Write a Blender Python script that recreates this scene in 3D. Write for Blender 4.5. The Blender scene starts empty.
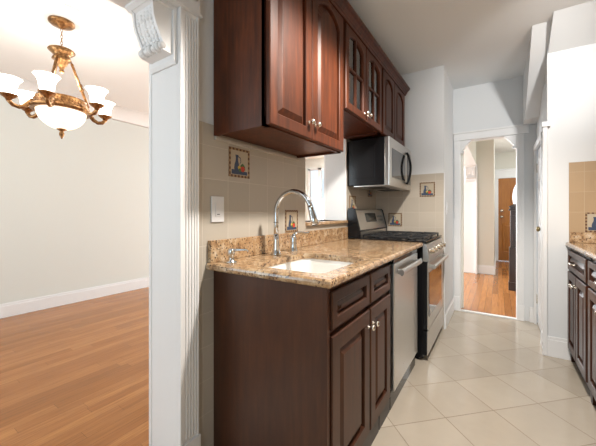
import bpy, bmesh, math, random
from mathutils import Vector, Matrix
random.seed(7)
sc = bpy.context.scene
COL = sc.collection
PI = math.pi

# ------------------------------------------------------------------ camera
FPX, CX, HY, CAMH = 303.0, 298.0, 212.0, 1.13
cd = bpy.data.cameras.new('camera')
cam = bpy.data.objects.new('camera', cd); COL.objects.link(cam)
cd.sensor_width = 36.0
cd.lens = FPX / 596.0 * 36.0
cd.shift_y = (HY - 223.0) / 596.0
cd.clip_start = 0.02
cam.location = (0, 0, CAMH)
cam.rotation_euler = (PI / 2, 0, math.atan(200.0 / FPX))
sc.camera = cam

# ------------------------------------------------------------------ world, exposure, daylight
sc.view_settings.view_transform = 'Standard'
sc.view_settings.look = 'None'
sc.view_settings.gamma = 1.0
sc.view_settings.use_curve_mapping = False
sc.view_settings.exposure = 0.1
w = bpy.data.worlds.new('daylight'); sc.world = w
w.use_nodes = True
bgn = w.node_tree.nodes['Background']
bgn.inputs[0].default_value = (0.80, 0.91, 1.0, 1)
bgn.inputs[1].default_value = 1.2


def area(name, loc, target, sx, sy, power, color=(1, 1, 1), spread=PI):
    ld = bpy.data.lights.new(name, 'AREA'); ld.shape = 'RECTANGLE'
    ld.size = sx; ld.size_y = sy; ld.energy = power; ld.color = color; ld.spread = spread
    o = bpy.data.objects.new(name, ld); COL.objects.link(o)
    o.location = loc
    o.rotation_euler = (Vector(target) - Vector(loc)).to_track_quat('-Z', 'Y').to_euler()
    return o


# daylight at the windows of the place (kitchen window behind the viewer, dining and living windows), plus an added hall fill
area('daylight_kitchen_window', (0.1, -1.7, 1.55), (0.0, 3, 1.0), 1.2, 1.2, 15, (0.62, 0.84, 1.0))
area('daylight_dining_window', (-3.0, -1.7, 1.5), (-3.0, 3, 1.0), 1.6, 1.4, 36, (0.84, 0.94, 1.0))
area('daylight_living_window', (-2.2, 6.9, 1.5), (-1.6, 3, 1.0), 2.6, 1.5, 140, (0.93, 0.97, 1.0))
area('daylight_hall_window', (-4.3, 5.6, 1.6), (0.2, 5.0, 0.2), 1.4, 1.4, 190, (0.93, 0.98, 1.0))
area('hall_fill', (0.9, 6.9, 2.35), (0.3, 7.2, 0.6), 0.5, 0.8, 26, (0.92, 0.97, 1.0))  # no window here: fill light added to brighten the hall

# ------------------------------------------------------------------ materials
def nt(m):
    return m.node_tree.nodes, m.node_tree.links


def new_mat(name, color=(0.8, 0.8, 0.8), rough=0.5, metal=0.0, spec=0.5, coat=0.0, coat_r=0.1):
    m = bpy.data.materials.new(name); m.use_nodes = True
    b = m.node_tree.nodes['Principled BSDF']
    b.inputs['Base Color'].default_value = (*color, 1)
    b.inputs['Roughness'].default_value = rough
    b.inputs['Metallic'].default_value = metal
    b.inputs['Specular IOR Level'].default_value = spec
    b.inputs['Coat Weight'].default_value = coat
    b.inputs['Coat Roughness'].default_value = coat_r
    return m


class NG:
    """little node-graph helper"""
    def __init__(s, m):
        s.m = m; s.n = m.node_tree.nodes; s.l = m.node_tree.links
        s.b = s.n['Principled BSDF']

    def node(s, t, **kw):
        x = s.n.new(t)
        for k, v in kw.items(): setattr(x, k, v)
        return x

    def put(s, sock, v):
        if isinstance(v, bpy.types.NodeSocket): s.l.new(v, sock)
        elif v is not None: sock.default_value = v

    def math(s, op, a, b=None):
        x = s.node('ShaderNodeMath', operation=op)
        s.put(x.inputs[0], a)
        if b is not None: s.put(x.inputs[1], b)
        return x.outputs[0]

    def mix(s, fac, a, b):
        x = s.node('ShaderNodeMix', data_type='RGBA')
        s.put(x.inputs[0], fac); s.put(x.inputs[6], a); s.put(x.inputs[7], b)
        return x.outputs[2]

    def ramp(s, fac, stops):
        x = s.node('ShaderNodeValToRGB'); s.put(x.inputs[0], fac)
        e = x.color_ramp.elements
        while len(e) < len(stops): e.new(0.5)
        for el, (p, c) in zip(e, stops):
            el.position = p; el.color = (*c, 1) if len(c) == 3 else c
        return x.outputs[0]

    def obj(s):
        return s.node('ShaderNodeTexCoord').outputs['Object']

    def sep(s, v):
        x = s.node('ShaderNodeSeparateXYZ'); s.put(x.inputs[0], v); return x.outputs

    def comb(s, a, b, c=0.0):
        x = s.node('ShaderNodeCombineXYZ')
        s.put(x.inputs[0], a); s.put(x.inputs[1], b); s.put(x.inputs[2], c); return x.outputs[0]

    def noise(s, vec, scale, detail=4, rough=0.55):
        x = s.node('ShaderNodeTexNoise'); s.put(x.inputs['Vector'], vec)
        x.inputs['Scale'].default_value = scale; x.inputs['Detail'].default_value = detail
        x.inputs['Roughness'].default_value = rough
        return x.outputs['Fac']

    def scale(s, v, xyz):
        x = s.node('ShaderNodeVectorMath', operation='MULTIPLY'); s.put(x.inputs[0], v)
        x.inputs[1].default_value = xyz; return x.outputs[0]

    def bump(s, h, strength=0.2, dist=0.002):
        x = s.node('ShaderNodeBump'); x.inputs['Strength'].default_value = strength
        x.inputs['Distance'].default_value = dist
        s.put(x.inputs['Height'], h); s.l.new(x.outputs[0], s.b.inputs['Normal'])

    def base(s, c): s.put(s.b.inputs['Base Color'], c)
    def roughness(s, c): s.put(s.b.inputs['Roughness'], c)


def paint(name, col, rough=0.55):
    m = new_mat(name, col, rough, spec=0.3); g = NG(m)
    g.bump(g.noise(g.obj(), 180, 2), 0.05, 0.001)
    return m


def wood(name, c1, c2, c3, rough=0.32, coat=0.35, spec=0.5, axis=(14, 14, 1.2)):
    m = new_mat(name, c1, rough, spec=spec, coat=coat, coat_r=0.15); g = NG(m)
    v = g.obj()
    n1 = g.noise(g.scale(v, axis), 3.0, 6, 0.6)
    n2 = g.noise(g.scale(v, (2, 2, 1)), 4.0, 4, 0.6)
    c = g.ramp(n1, [(0.25, c2), (0.6, c1), (0.8, c3)])
    c = g.mix(g.math('MULTIPLY', g.ramp(n2, [(0.35, (0, 0, 0)), (0.75, (1, 1, 1))]), 0.75), c, (*c2, 1))
    g.base(c)
    g.bump(n1, 0.06, 0.001)
    return m


def tile_mat(name, size, c1, c2, grout, swap, rot=0.0, off=(0, 0), rough=0.35, gw=0.004, mottled=0.35, axis=None):
    """square tiles; swap picks which object axes span the surface"""
    m = new_mat(name, c1, rough); g = NG(m)
    s = g.sep(g.obj())
    a, b = {'xy': (s[0], s[1]), 'yz': (s[1], s[2]), 'xz': (s[0], s[2])}[swap]
    if rot:
        r = math.sqrt(0.5)
        a0 = g.math('SUBTRACT', a, off[0]); b0 = g.math('SUBTRACT', b, off[1])
        a = g.math('MULTIPLY', g.math('ADD', a0, b0), r)
        b = g.math('MULTIPLY', g.math('SUBTRACT', b0, a0), r)
    else:
        a = g.math('SUBTRACT', a, off[0]); b = g.math('SUBTRACT', b, off[1])
    ua = g.math('DIVIDE', a, size); ub = g.math('DIVIDE', b, size)
    fa = g.math('FRACT', ua); fb = g.math('FRACT', ub)
    da = g.math('MINIMUM', fa, g.math('SUBTRACT', 1.0, fa))
    db = g.math('MINIMUM', fb, g.math('SUBTRACT', 1.0, fb))
    d = g.math('MULTIPLY', g.math('MINIMUM', da, db), size)
    mask = g.math('LESS_THAN', d, gw / 2)
    wn = g.node('ShaderNodeTexWhiteNoise', noise_dimensions='2D')
    g.put(wn.inputs['Vector'], g.comb(g.math('FLOOR', ua), g.math('FLOOR', ub)))
    n = g.noise(g.obj(), 7, 6, 0.65)
    n2 = g.noise(g.obj(), 2.3, 3, 0.5)
    t = g.math('ADD', g.math('MULTIPLY', wn.outputs['Value'], 1 - mottled), g.math('MULTIPLY', g.math('ADD', n, n2), mottled * 0.5 + 0.1))
    c = g.mix(t, (*c1, 1), (*c2, 1))
    g.base(g.mix(mask, c, (*grout, 1)))
    g.roughness(g.math('ADD', rough, g.math('MULTIPLY', mask, 0.4)))
    h = g.ramp(g.math('DIVIDE', d, size), [(0.0, (0, 0, 0)), (0.03, (1, 1, 1))])
    g.bump(g.math('ADD', h, g.math('MULTIPLY', n, 0.15)), 0.25, 0.002)
    return m


def plank_mat(name, width, length, cols, along='y', rough=0.25):
    m = new_mat(name, cols[0], rough, spec=0.35, coat=0.0); g = NG(m)
    v = g.obj(); s = g.sep(v)
    A, B = (s[1], s[0]) if along == 'y' else (s[0], s[1])
    rw = g.math('DIVIDE', B, width); row = g.math('FLOOR', rw)
    w1 = g.node('ShaderNodeTexWhiteNoise', noise_dimensions='1D'); g.put(w1.inputs['W'], row)
    u = g.math('ADD', g.math('DIVIDE', A, length), g.math('MULTIPLY', w1.outputs['Value'], 9.0))
    iu = g.math('FLOOR', u)
    w2 = g.node('ShaderNodeTexWhiteNoise', noise_dimensions='2D'); g.put(w2.inputs['Vector'], g.comb(row, iu))
    c = g.ramp(w2.outputs['Value'], [(i / (len(cols) - 1), k) for i, k in enumerate(cols)])
    st = (30, 1.6, 1) if along == 'y' else (1.6, 30, 1)
    gr = g.noise(g.scale(v, st), 2.2, 6, 0.65)
    c = g.mix(g.math('MULTIPLY', g.ramp(gr, [(0.4, (0, 0, 0)), (0.65, (1, 1, 1))]), 0.6), c, (*[k * 0.85 for k in cols[0]], 1))
    fb = g.math('FRACT', rw); db = g.math('MULTIPLY', g.math('MINIMUM', fb, g.math('SUBTRACT', 1.0, fb)), width)
    fu = g.math('FRACT', u); du = g.math('MULTIPLY', g.math('MINIMUM', fu, g.math('SUBTRACT', 1.0, fu)), length)
    gap = g.math('LESS_THAN', g.math('MINIMUM', db, du), 0.0009)
    g.base(g.mix(g.math('MULTIPLY', gap, 0.6), c, (0.05, 0.02, 0.01, 1)))
    g.bump(gr, 0.05, 0.001)
    return m


def granite(name):
    m = new_mat(name, (0.6, 0.4, 0.2), 0.16, coat=0.15, coat_r=0.05); g = NG(m)
    v = g.obj()
    n = g.noise(v, 26, 8, 0.7)
    n2 = g.noise(v, 70, 5, 0.7)
    n3 = g.noise(v, 7, 4, 0.6)
    c = g.ramp(n, [(0.30, (0.11, 0.065, 0.04)), (0.43, (0.33, 0.20, 0.105)), (0.54, (0.47, 0.325, 0.185)), (0.68, (0.60, 0.50, 0.38))])
    c = g.mix(g.math('MULTIPLY', g.ramp(n3, [(0.45, (0, 0, 0)), (0.7, (1, 1, 1))]), 0.45), c, (0.42, 0.24, 0.11, 1))
    vo = g.node('ShaderNodeTexVoronoi'); g.put(vo.inputs['Vector'], v); vo.inputs['Scale'].default_value = 75
    spk = g.math('MULTIPLY', g.math('LESS_THAN', vo.outputs['Distance'], 0.40), g.math('GREATER_THAN', n2, 0.50))
    c = g.mix(g.math('MULTIPLY', spk, 0.85), c, (0.06, 0.038, 0.03, 1))
    g.base(c)
    return m


def emit(name, col, strength, base=(0.9, 0.9, 0.9)):
    m = new_mat(name, base, 0.3)
    b = m.node_tree.nodes['Principled BSDF']
    b.inputs['Emission Color'].default_value = (*col, 1)
    b.inputs['Emission Strength'].default_value = strength
    return m


def glass(name, tint=(1, 1, 1), rough=0.02, refl=0.12):
    m = bpy.data.materials.new(name); m.use_nodes = True
    n, l = nt(m); n.remove(n['Principled BSDF'])
    tr = n.new('ShaderNodeBsdfTransparent'); tr.inputs[0].default_value = (*tint, 1)
    gl = n.new('ShaderNodeBsdfGlossy'); gl.inputs['Roughness'].default_value = rough
    fr = n.new('ShaderNodeFresnel'); fr.inputs[0].default_value = 1.5
    ad = n.new('ShaderNodeMath'); ad.operation = 'ADD'; ad.inputs[1].default_value = refl * 0.3
    l.new(fr.outputs[0], ad.inputs[0])
    mx = n.new('ShaderNodeMixShader')
    l.new(ad.outputs[0], mx.inputs[0]); l.new(tr.outputs[0], mx.inputs[1]); l.new(gl.outputs[0], mx.inputs[2])
    l.new(mx.outputs[0], n['Material Output'].inputs[0])
    return m


def brushed(name, col, rough):
    m = new_mat(name, col, rough, metal=1.0); g = NG(m)
    n = g.noise(g.scale(g.obj(), (2, 2, 160)), 3, 3)
    g.roughness(g.math('ADD', rough - 0.06, g.math('MULTIPLY', n, 0.12)))
    return m


M = {}
M['kitchen_paint'] = paint('kitchen_paint', (0.71, 0.725, 0.735))
M['ceiling_paint'] = paint('ceiling_paint', (0.80, 0.82, 0.83))
M['dining_paint'] = paint('dining_paint', (0.69, 0.705, 0.665))
M['dining_ceiling'] = paint('dining_ceiling_paint', (0.90, 0.885, 0.86))
M['hall_paint'] = paint('hall_paint', (0.70, 0.68, 0.61))
M['trim'] = paint('white_trim_paint', (0.80, 0.80, 0.80), 0.35)
M['floor_tile'] = tile_mat('floor_tile', 0.3095, (0.37, 0.32, 0.255), (0.54, 0.475, 0.39), (0.24, 0.19, 0.135), 'xy', rot=1, off=(-0.022, 2.054), rough=0.16, gw=0.004, mottled=0.6)
M['tile_left'] = tile_mat('backsplash_tile_left', 0.1524, (0.39, 0.355, 0.30), (0.46, 0.42, 0.36), (0.54, 0.50, 0.44), 'yz', off=(1.051, 0.977), rough=0.4, gw=0.003)
M['tile_far'] = tile_mat('backsplash_tile_far', 0.1524, (0.44, 0.385, 0.31), (0.52, 0.46, 0.38), (0.58, 0.52, 0.45), 'xz', off=(-0.661, 0.977), rough=0.4, gw=0.003)
M['tile_right'] = tile_mat('backsplash_tile_right', 0.1524, (0.37, 0.255, 0.145), (0.43, 0.30, 0.175), (0.48, 0.37, 0.25), 'xz', off=(0.54, 0.977), rough=0.4, gw=0.003)
M['tile_side'] = tile_mat('bounce_cut_tile', 0.1524, (0.46, 0.33, 0.20), (0.52, 0.38, 0.24), (0.5, 0.4, 0.3), 'yz', off=(0, 0.977), rough=0.4, gw=0.003)
M['planks'] = plank_mat('wood_floor_planks', 0.066, 1.1, [(0.25, 0.095, 0.026), (0.37, 0.148, 0.043), (0.45, 0.19, 0.058), (0.32, 0.125, 0.034), (0.40, 0.166, 0.050)])
M['cherry'] = wood('cherry_cabinet', (0.118, 0.029, 0.009), (0.036, 0.011, 0.005), (0.20, 0.056, 0.0145), 0.46, 0.0, 0.3)
M['cherry_dark'] = wood('dark_cherry_cabinet', (0.072, 0.024, 0.0095), (0.038, 0.013, 0.0065), (0.100, 0.036, 0.014), 0.38, 0.0, 0.40)
M['cabinet_inside'] = new_mat('cabinet_inside', (0.20, 0.19, 0.16), 0.6)
M['granite'] = granite('gold_granite')
M['steel'] = brushed('stainless_steel', (0.62, 0.60, 0.57), 0.30)
M['chrome'] = new_mat('chrome', (0.62, 0.64, 0.66), 0.12, metal=1.0)
M['nickel'] = new_mat('satin_nickel', (0.75, 0.70, 0.62), 0.25, metal=1.0)
M['black'] = new_mat('black_enamel', (0.008, 0.008, 0.009), 0.15, spec=0.2)
M['black_gloss'] = new_mat('black_glass', (0.012, 0.013, 0.015), 0.05, coat=0.5)
M['iron'] = new_mat('cast_iron', (0.018, 0.018, 0.019), 0.5)
M['dark_grey'] = new_mat('dark_grey_plastic', (0.06, 0.06, 0.065), 0.5)
M['toe'] = new_mat('grey_toe_board', (0.075, 0.07, 0.07), 0.5)
M['sink'] = new_mat('white_sink_enamel', (0.86, 0.84, 0.80), 0.15, coat=0.3)
M['plate'] = new_mat('white_plastic', (0.70, 0.71, 0.73), 0.35)
M['bronze'] = new_mat('antique_gold_brass', (0.50, 0.27, 0.09), 0.32, metal=0.8)
g = NG(M['bronze']); g.base(g.ramp(g.noise(g.obj(), 60, 4, 0.7), [(0.35, (0.13, 0.055, 0.02)), (0.6, (0.40, 0.21, 0.08)), (0.8, (0.62, 0.38, 0.17))]))
M['brass'] = new_mat('aged_brass', (0.34, 0.27, 0.14), 0.3, metal=1.0)
M['shade'] = emit('lit_frosted_glass', (1.0, 0.92, 0.80), 5.0)
M['bowl'] = emit('lit_alabaster_glass', (1.0, 0.86, 0.62), 1.15)
g = NG(M['bowl']); g.put(g.b.inputs['Emission Color'], g.ramp(g.noise(g.obj(), 9, 5, 0.7), [(0.35, (1.0, 0.70, 0.36)), (0.6, (1.0, 0.88, 0.66))]))
M['lamp_glass'] = emit('lit_opal_glass', (1.0, 0.93, 0.84), 3.0)
M['pane'] = glass('window_glass')
M['cab_glass'] = glass('cabinet_glass', (0.55, 0.60, 0.58), 0.03, 0.5)
M['oak'] = wood('golden_oak_door', (0.42, 0.16, 0.025), (0.30, 0.105, 0.016), (0.50, 0.20, 0.04), 0.4, 0.1)
M['door_glass'] = emit('glowing_frosted_glass', (0.85, 0.93, 1.0), 0.9, (0.85, 0.9, 0.92))  # emission stands in for daylight through the oval pane
M['newel'] = wood('dark_walnut', (0.035, 0.014, 0.010), (0.02, 0.008, 0.006), (0.05, 0.02, 0.013), 0.3, 0.4)
M['art_bg'] = new_mat('art_cream', (0.44, 0.375, 0.28), 0.4)
M['art_edge'] = new_mat('art_border', (0.2, 0.1, 0.05), 0.4)
g = NG(M['art_edge']); ck = g.node('ShaderNodeTexChecker'); g.put(ck.inputs[0], g.obj()); ck.inputs['Scale'].default_value = 82
ck.inputs[1].default_value = (0.10, 0.035, 0.015, 1); ck.inputs[2].default_value = (0.30, 0.20, 0.10, 1); g.base(ck.outputs[0])
M['art_blue'] = new_mat('art_blue', (0.03, 0.05, 0.10), 0.4)
M['art_red'] = new_mat('art_red', (0.50, 0.04, 0.02), 0.4)
M['art_green'] = new_mat('art_green', (0.06, 0.12, 0.03), 0.4)
M['art_yellow'] = new_mat('art_yellow', (0.55, 0.38, 0.06), 0.4)
M['display'] = new_mat('dark_display', (0.015, 0.02, 0.02), 0.1)
M['pad'] = new_mat('grey_buttons', (0.25, 0.26, 0.27), 0.4)


# ------------------------------------------------------------------ mesh builder
class MB:
    def __init__(s):
        s.bm = bmesh.new(); s.mats = []; s.cur = 0

    def use(s, mat):
        if mat not in s.mats: s.mats.append(mat)
        s.cur = s.mats.index(mat); return s

    def _face(s, vs, smooth=False):
        try: f = s.bm.faces.new(vs)
        except ValueError: return None
        f.material_index = s.cur; f.smooth = smooth; return f

    def box(s, x0, x1, y0, y1, z0, z1, bev=0.0, seg=2):
        x0, x1 = min(x0, x1), max(x0, x1); y0, y1 = min(y0, y1), max(y0, y1); z0, z1 = min(z0, z1), max(z0, z1)
        v = [s.bm.verts.new(p) for p in ((x0, y0, z0), (x1, y0, z0), (x1, y1, z0), (x0, y1, z0), (x0, y0, z1), (x1, y0, z1), (x1, y1, z1), (x0, y1, z1))]
        fs = [s._face([v[i] for i in q]) for q in ((3, 2, 1, 0), (4, 5, 6, 7), (0, 1, 5, 4), (1, 2, 6, 5), (2, 3, 7, 6), (3, 0, 4, 7))]
        if bev > 0:
            es = list({e for f in fs for e in f.edges})
            r = bmesh.ops.bevel(s.bm, geom=es, offset=bev, segments=seg, affect='EDGES', profile=0.6)
            for f in r['faces']: f.material_index = s.cur
        return s

    def prism(s, poly, axis, a0, a1, smooth=False):
        def P(p, a): return {'x': (a, p[0], p[1]), 'y': (p[0], a, p[1]), 'z': (p[0], p[1], a)}[axis]
        A = [s.bm.verts.new(P(p, a0)) for p in poly]; B = [s.bm.verts.new(P(p, a1)) for p in poly]
        n = len(poly)
        s._face(A[::-1]); s._face(B)
        for i in range(n): s._face([A[i], A[(i + 1) % n], B[(i + 1) % n], B[i]], smooth)
        return s

    def loops(s, L, cap0=True, cap1=True, closed=True, smooth=False, ring=False):
        V = [[s.bm.verts.new(p) for p in lp] for lp in L]
        n = len(V[0]); K = len(V)
        for k in range(K if ring else K - 1):
            a, b = V[k], V[(k + 1) % K]
            for i in range(n if closed else n - 1):
                s._face([a[i], a[(i + 1) % n], b[(i + 1) % n], b[i]], smooth)
        if not ring:
            if cap0: s._face(V[0][::-1])
            if cap1: s._face(V[-1])
        return s

    def lathe(s, prof, c, axis='z', seg=20, smooth=True, sgn=1):
        L = []
        for r, h in prof:
            r = max(r, 1e-5); lp = []
            for i in range(seg):
                t = 2 * PI * i / seg; a, b = r * math.cos(t), r * math.sin(t); hh = h * sgn
                lp.append({'z': (c[0] + a, c[1] + b, c[2] + hh), 'x': (c[0] + hh, c[1] + a, c[2] + b), 'y': (c[0] + a, c[1] + hh, c[2] + b)}[axis])
            L.append(lp)
        return s.loops(L, smooth=smooth)

    def tube(s, pts, r, seg=12, smooth=True):
        pts = [Vector(p) for p in pts]
        rs = r if isinstance(r, (list, tuple)) else [r] * len(pts)
        L = []; up = None
        for i, p in enumerate(pts):
            t = (pts[min(i + 1, len(pts) - 1)] - pts[max(i - 1, 0)]).normalized()
            if up is None:
                up = Vector((0, 0, 1)) if abs(t.z) < 0.9 else Vector((1, 0, 0))
            u = (up - t * up.dot(t)).normalized(); v = t.cross(u); up = u
            L.append([tuple(p + (u * math.cos(2 * PI * k / seg) + v * math.sin(2 * PI * k / seg)) * rs[i]) for k in range(seg)])
        return s.loops(L, smooth=smooth)

    def torus(s, c, R, r, seg=36, rs=10, axis='z', sz=1.0):
        L = []
        for i in range(seg):
            t = 2 * PI * i / seg; lp = []
            for k in range(rs):
                q = 2 * PI * k / rs; a = R + r * math.cos(q); h = r * sz * math.sin(q)
                x, y = a * math.cos(t), a * math.sin(t)
                lp.append({'z': (c[0] + x, c[1] + y, c[2] + h), 'x': (c[0] + h, c[1] + x, c[2] + y), 'y': (c[0] + x, c[1] + h, c[2] + y)}[axis])
            L.append(lp)
        return s.loops(L, ring=True, smooth=True)

    def build(s, name, parent=None, mat=None, loc=(0, 0, 0)):
        if mat is not None: s.mats = [mat] + s.mats[1:] if s.mats else [mat]
        bmesh.ops.recalc_face_normals(s.bm, faces=s.bm.faces)
        base = Vector(loc)
        p = parent
        while p is not None:
            base = base + p.location; p = p.parent
        bmesh.ops.translate(s.bm, verts=s.bm.verts, vec=-base)
        me = bpy.data.meshes.new(name); s.bm.to_mesh(me); s.bm.free()
        for m in s.mats: me.materials.append(m)
        o = bpy.data.objects.new(name, me); COL.objects.link(o)
        o.location = loc
        if parent is not None: o.parent = parent
        return o


def mb(mat): return MB().use(M[mat] if isinstance(mat, str) else mat)


def struct(o): o['kind'] = 'structure'; return o


def thing(name, label, cat, loc=(0, 0, 0), group=None):
    o = bpy.data.objects.new(name, None); COL.objects.link(o); o.empty_display_size = 0.05
    o.location = loc
    return tag(o, label, cat, group)


def tag(o, label, cat, group=None):
    o['label'] = label; o['category'] = cat
    if group: o['group'] = group
    return o


def sub(o, label): o['label'] = label; return o


# ------------------------------------------------------------------ door fronts
def front_loops(a0, a1, z0, z1, rise, n=14):
    """returns f(inset, arched) -> list of (a, z)"""
    def f(ins, arch, extra=0.0):
        l, r, b, t = a0 + ins, a1 - ins, z0 + ins, z1 - ins - extra
        pts = [(l, b), (r, b)]
        w_ = (r - l) / 2; c = (l + r) / 2
        for i in range(n + 1):
            q = 1 - 2 * i / n
            if arch and rise > 0:
                R = (w_ * w_ + rise * rise) / (2 * rise)
                z = t - R + math.sqrt(max(R * R - (q * w_) ** 2, 0))
            else: z = t
            pts.append((c + q * w_, z))
        return pts
    return f


def panel_front(m, pos, sgn, a0, a1, z0, z1, th=0.02, stile=0.058, rise=0.0, axis='x'):
    f = front_loops(a0, a1, z0, z1, rise)
    ex = -0.016 if rise > 0 else 0.0
    def W(lp, d): return [((pos + sgn * d, a, z) if axis == 'x' else (a, pos + sgn * d, z)) for a, z in lp]
    L = [W(f(0, False), 0), W(f(0, False), th - 0.004), W(f(0.004, False), th),
         W(f(stile, True, ex), th), W(f(stile + 0.003, True, ex), th - 0.003), W(f(stile + 0.004, True, ex), th - 0.017),
         W(f(stile + 0.012, True, ex), th - 0.017), W(f(stile + 0.036, True, ex), th - 0.003), W(f(stile + 0.038, True, ex), th - 0.002)]
    return m.loops(L)


def frame_front(m, pos, sgn, a0, a1, z0, z1, th=0.02, stile=0.052, rise=0.0):
    f = front_loops(a0, a1, z0, z1, rise)
    def W(lp, d): return [(pos + sgn * d, a, z) for a, z in lp]
    L = [W(f(0, False), 0), W(f(0, False), th - 0.004), W(f(0.004, False), th), W(f(stile, True, -0.014), th), W(f(stile + 0.006, True, -0.014), th - 0.007), W(f(stile + 0.006, True, -0.014), 0)]
    return m.loops(L, ring=True)


def knob(parent, x, y, z, sgn, mat='nickel'):
    m = mb(mat)
    m.lathe([(0.0, 0), (0.009, 0), (0.009, 0.002), (0.005, 0.004), (0.005, 0.014), (0.011, 0.018), (0.014, 0.023), (0.012, 0.029), (0.006, 0.032), (0, 0.0325)], (x, y, z), 'x', 16, sgn=sgn)
    return m.build('knob', parent)


# ------------------------------------------------------------------ room shell
ZC = 2.55      # kitchen ceiling
ZD = 2.56      # dining ceiling
XW = -1.112    # kitchen side of left wall
XD = -1.299    # dining side of left wall
YB = -1.8      # wall behind the viewer
YF = 3.22      # far tiled wall
YH = 3.93      # hall doorway wall
YL = 7.0       # far end of living room
XL = -4.42     # dining left wall

struct(mb('floor_tile').box(-1.25, 1.15, YB, 3.935, -0.05, 0.0).build('floor'))
struct(mb('planks').box(XL, -1.25, YB, 3.935, -0.05, 0.0).build('floor_dining'))
struct(mb('planks').box(XL, 1.4, 3.935, 8.6, -0.05, 0.0).build('floor_hall'))
struct(mb('trim').box(-0.375, 0.185, 3.90, 3.95, 0.0, 0.012, 0.004).build('trim_threshold'))
struct(mb('ceiling_paint').box(-1.305, 1.25, YB, 4.03, ZC, ZC + 0.1).build('ceiling'))
struct(mb('dining_ceiling').box(XL - 0.1, -1.305, YB, YL, ZD, ZD + 0.1).box(-1.305, -0.33, 4.03, YL, ZD, ZD + 0.1).build('ceiling_dining'))
struct(mb('dining_ceiling').box(-0.33, 1.4, 4.03, 8.6, 2.50, 2.6).build('ceiling_hall'))

# left wall between kitchen and dining, with the pass-through over the sink counter
PY0, PY1, PZ0, PZ1 = 1.765, 2.425, 1.06, 1.765
ml = mb('kitchen_paint')
ml.box(XD, XW, 0.795, PY0, 0, ZC).box(XD, XW, PY1, YF, 0, ZC).box(XD, XW, PY0, PY1, 0, PZ0).box(XD, XW, PY0, PY1, PZ1, ZC)
ml.box(XD, XW, YB, 0.795, 2.0, ZC)           # over the dining opening
ml.box(XD, XW, YB, -1.0, 0, 2.0)
struct(ml.build('wall_left'))
# wall end beyond the range
struct(mb('kitchen_paint').box(XD, -0.435, YF, YH + 0.1, 0, ZC).build('wall_far_left'))
# wall of the hall doorway
DX0, DX1, DZ = -0.362, 0.165, 1.945
struct(mb('kitchen_paint').box(-0.435, DX0 - 0.004, YH, YH + 0.1, 0, ZC).box(DX1 + 0.004, 0.42, YH, YH + 0.1, 0, ZC).box(DX0 - 0.004, DX1 + 0.004, YH, YH + 0.1, DZ + 0.004, ZC).build('wall_far'))
# closet wall at right (with door opening) and the end wall of right counter
struct(mb('kitchen_paint').box(0.325, 0.42, 3.085, 3.30, 0, 2.2).box(0.325, 0.42, 3.30, YH, 1.76, 2.2).box(0.345, 0.42, 3.2, YH, 2.2, ZC).build('wall_closet'))
struct(mb('kitchen_paint').box(0.42, 1.2, 3.085, 3.2, 0, 2.42).box(0.325, 0.42, 3.085, 3.2, 2.2, 2.42).build('wall_right_end'))
# sloped soffits below the stairs
struct(mb('kitchen_paint').prism([(2.79, ZC), (3.10, 2.372), (3.20, 2.372), (3.20, ZC)], 'x', 0.33, 1.2).build('ceiling_sloped'))
struct(mb('kitchen_paint').prism([(2.91, ZC), (3.66, 2.03), (3.93, 2.03), (3.93, ZC)], 'x', 0.218, 0.345).build('trim_stair_stringer'))
struct(mb('kitchen_paint').box(1.1, 1.2, YB, 3.085, 0, ZC).build('wall_right'))
struct(mb('tile_side').box(1.092, 1.1, YB, 3.077, 0, ZC).build('wall_right_bounce_cut'))  # unseen tan cladding added over the right wall to cut bounced light
# back wall with window
struct(mb('kitchen_paint').box(XD, 1.2, YB - 0.1, YB, 0, 0.95).box(XD, 1.2, YB - 0.1, YB, 2.15, ZC).box(XD, -0.6, YB - 0.1, YB, 0.95, 2.15).box(0.8, 1.2, YB - 0.1, YB, 0.95, 2.15).build('wall_back'))
# dining / living room
struct(mb('dining_paint').box(XL - 0.1, XL, YB, 4.9, 0, ZD).box(XL - 0.1, XL, 6.3, YL, 0, ZD).box(XL - 0.1, XL, 4.9, 6.3, 0, 0.7).box(XL - 0.1, XL, 4.9, 6.3, 2.2, ZD).build('wall_dining_left'))
struct(mb('dining_paint').box(XL, XD, YB - 0.1, YB, 0, 0.8).box(XL, XD, YB - 0.1, YB, 2.2, ZD).box(XL, -3.9, YB - 0.1, YB, 0.8, 2.2).box(-2.1, XD, YB - 0.1, YB, 0.8, 2.2).build('wall_dining_back'))
wl = mb('dining_paint')
wl.box(XL, -0.33, YL, YL + 0.1, 0, 0.6).box(XL, -0.33, YL, YL + 0.1, 2.3, ZD).box(XL, -4.3, YL, YL + 0.1, 0.6, 2.3).box(-0.9, -0.33, YL, YL + 0.1, 0.6, 2.3)
struct(wl.build('wall_living_far'))


def window(name, x0, x1, y0, y1, z0, z1, axis, ins, mull=()):
    """frame with pane; axis = direction the window faces; ins = position along it"""
    f = mb('trim'); t = 0.05
    def B(m, a0, a1, b0, b1, d0, d1, bev=0.0):
        if axis == 'y': m.box(a0, a1, ins + d0, ins + d1, b0, b1, bev)
        else: m.box(ins + d0, ins + d1, a0, a1, b0, b1, bev)
    a0, a1 = (x0, x1) if axis == 'y' else (y0, y1)
    B(f, a0, a0 + t, z0, z1, -0.04, 0.02); B(f, a1 - t, a1, z0, z1, -0.04, 0.02)
    B(f, a0, a1, z0, z0 + t, -0.04, 0.02); B(f, a0, a1, z1 - t, z1, -0.04, 0.02)
    zm = (z0 + z1) / 2
    B(f, a0, a1, zm - 0.02, zm + 0.02, -0.03, 0.01)
    for q in mull: B(f, q - 0.045, q + 0.045, z0, z1, -0.04, 0.02)
    o = struct(f.build(name))
    p = mb('pane'); B(p, a0 + t, a1 - t, z0 + t, z1 - t, -0.012, -0.008)
    p.build('pane', o)
    return o


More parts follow.
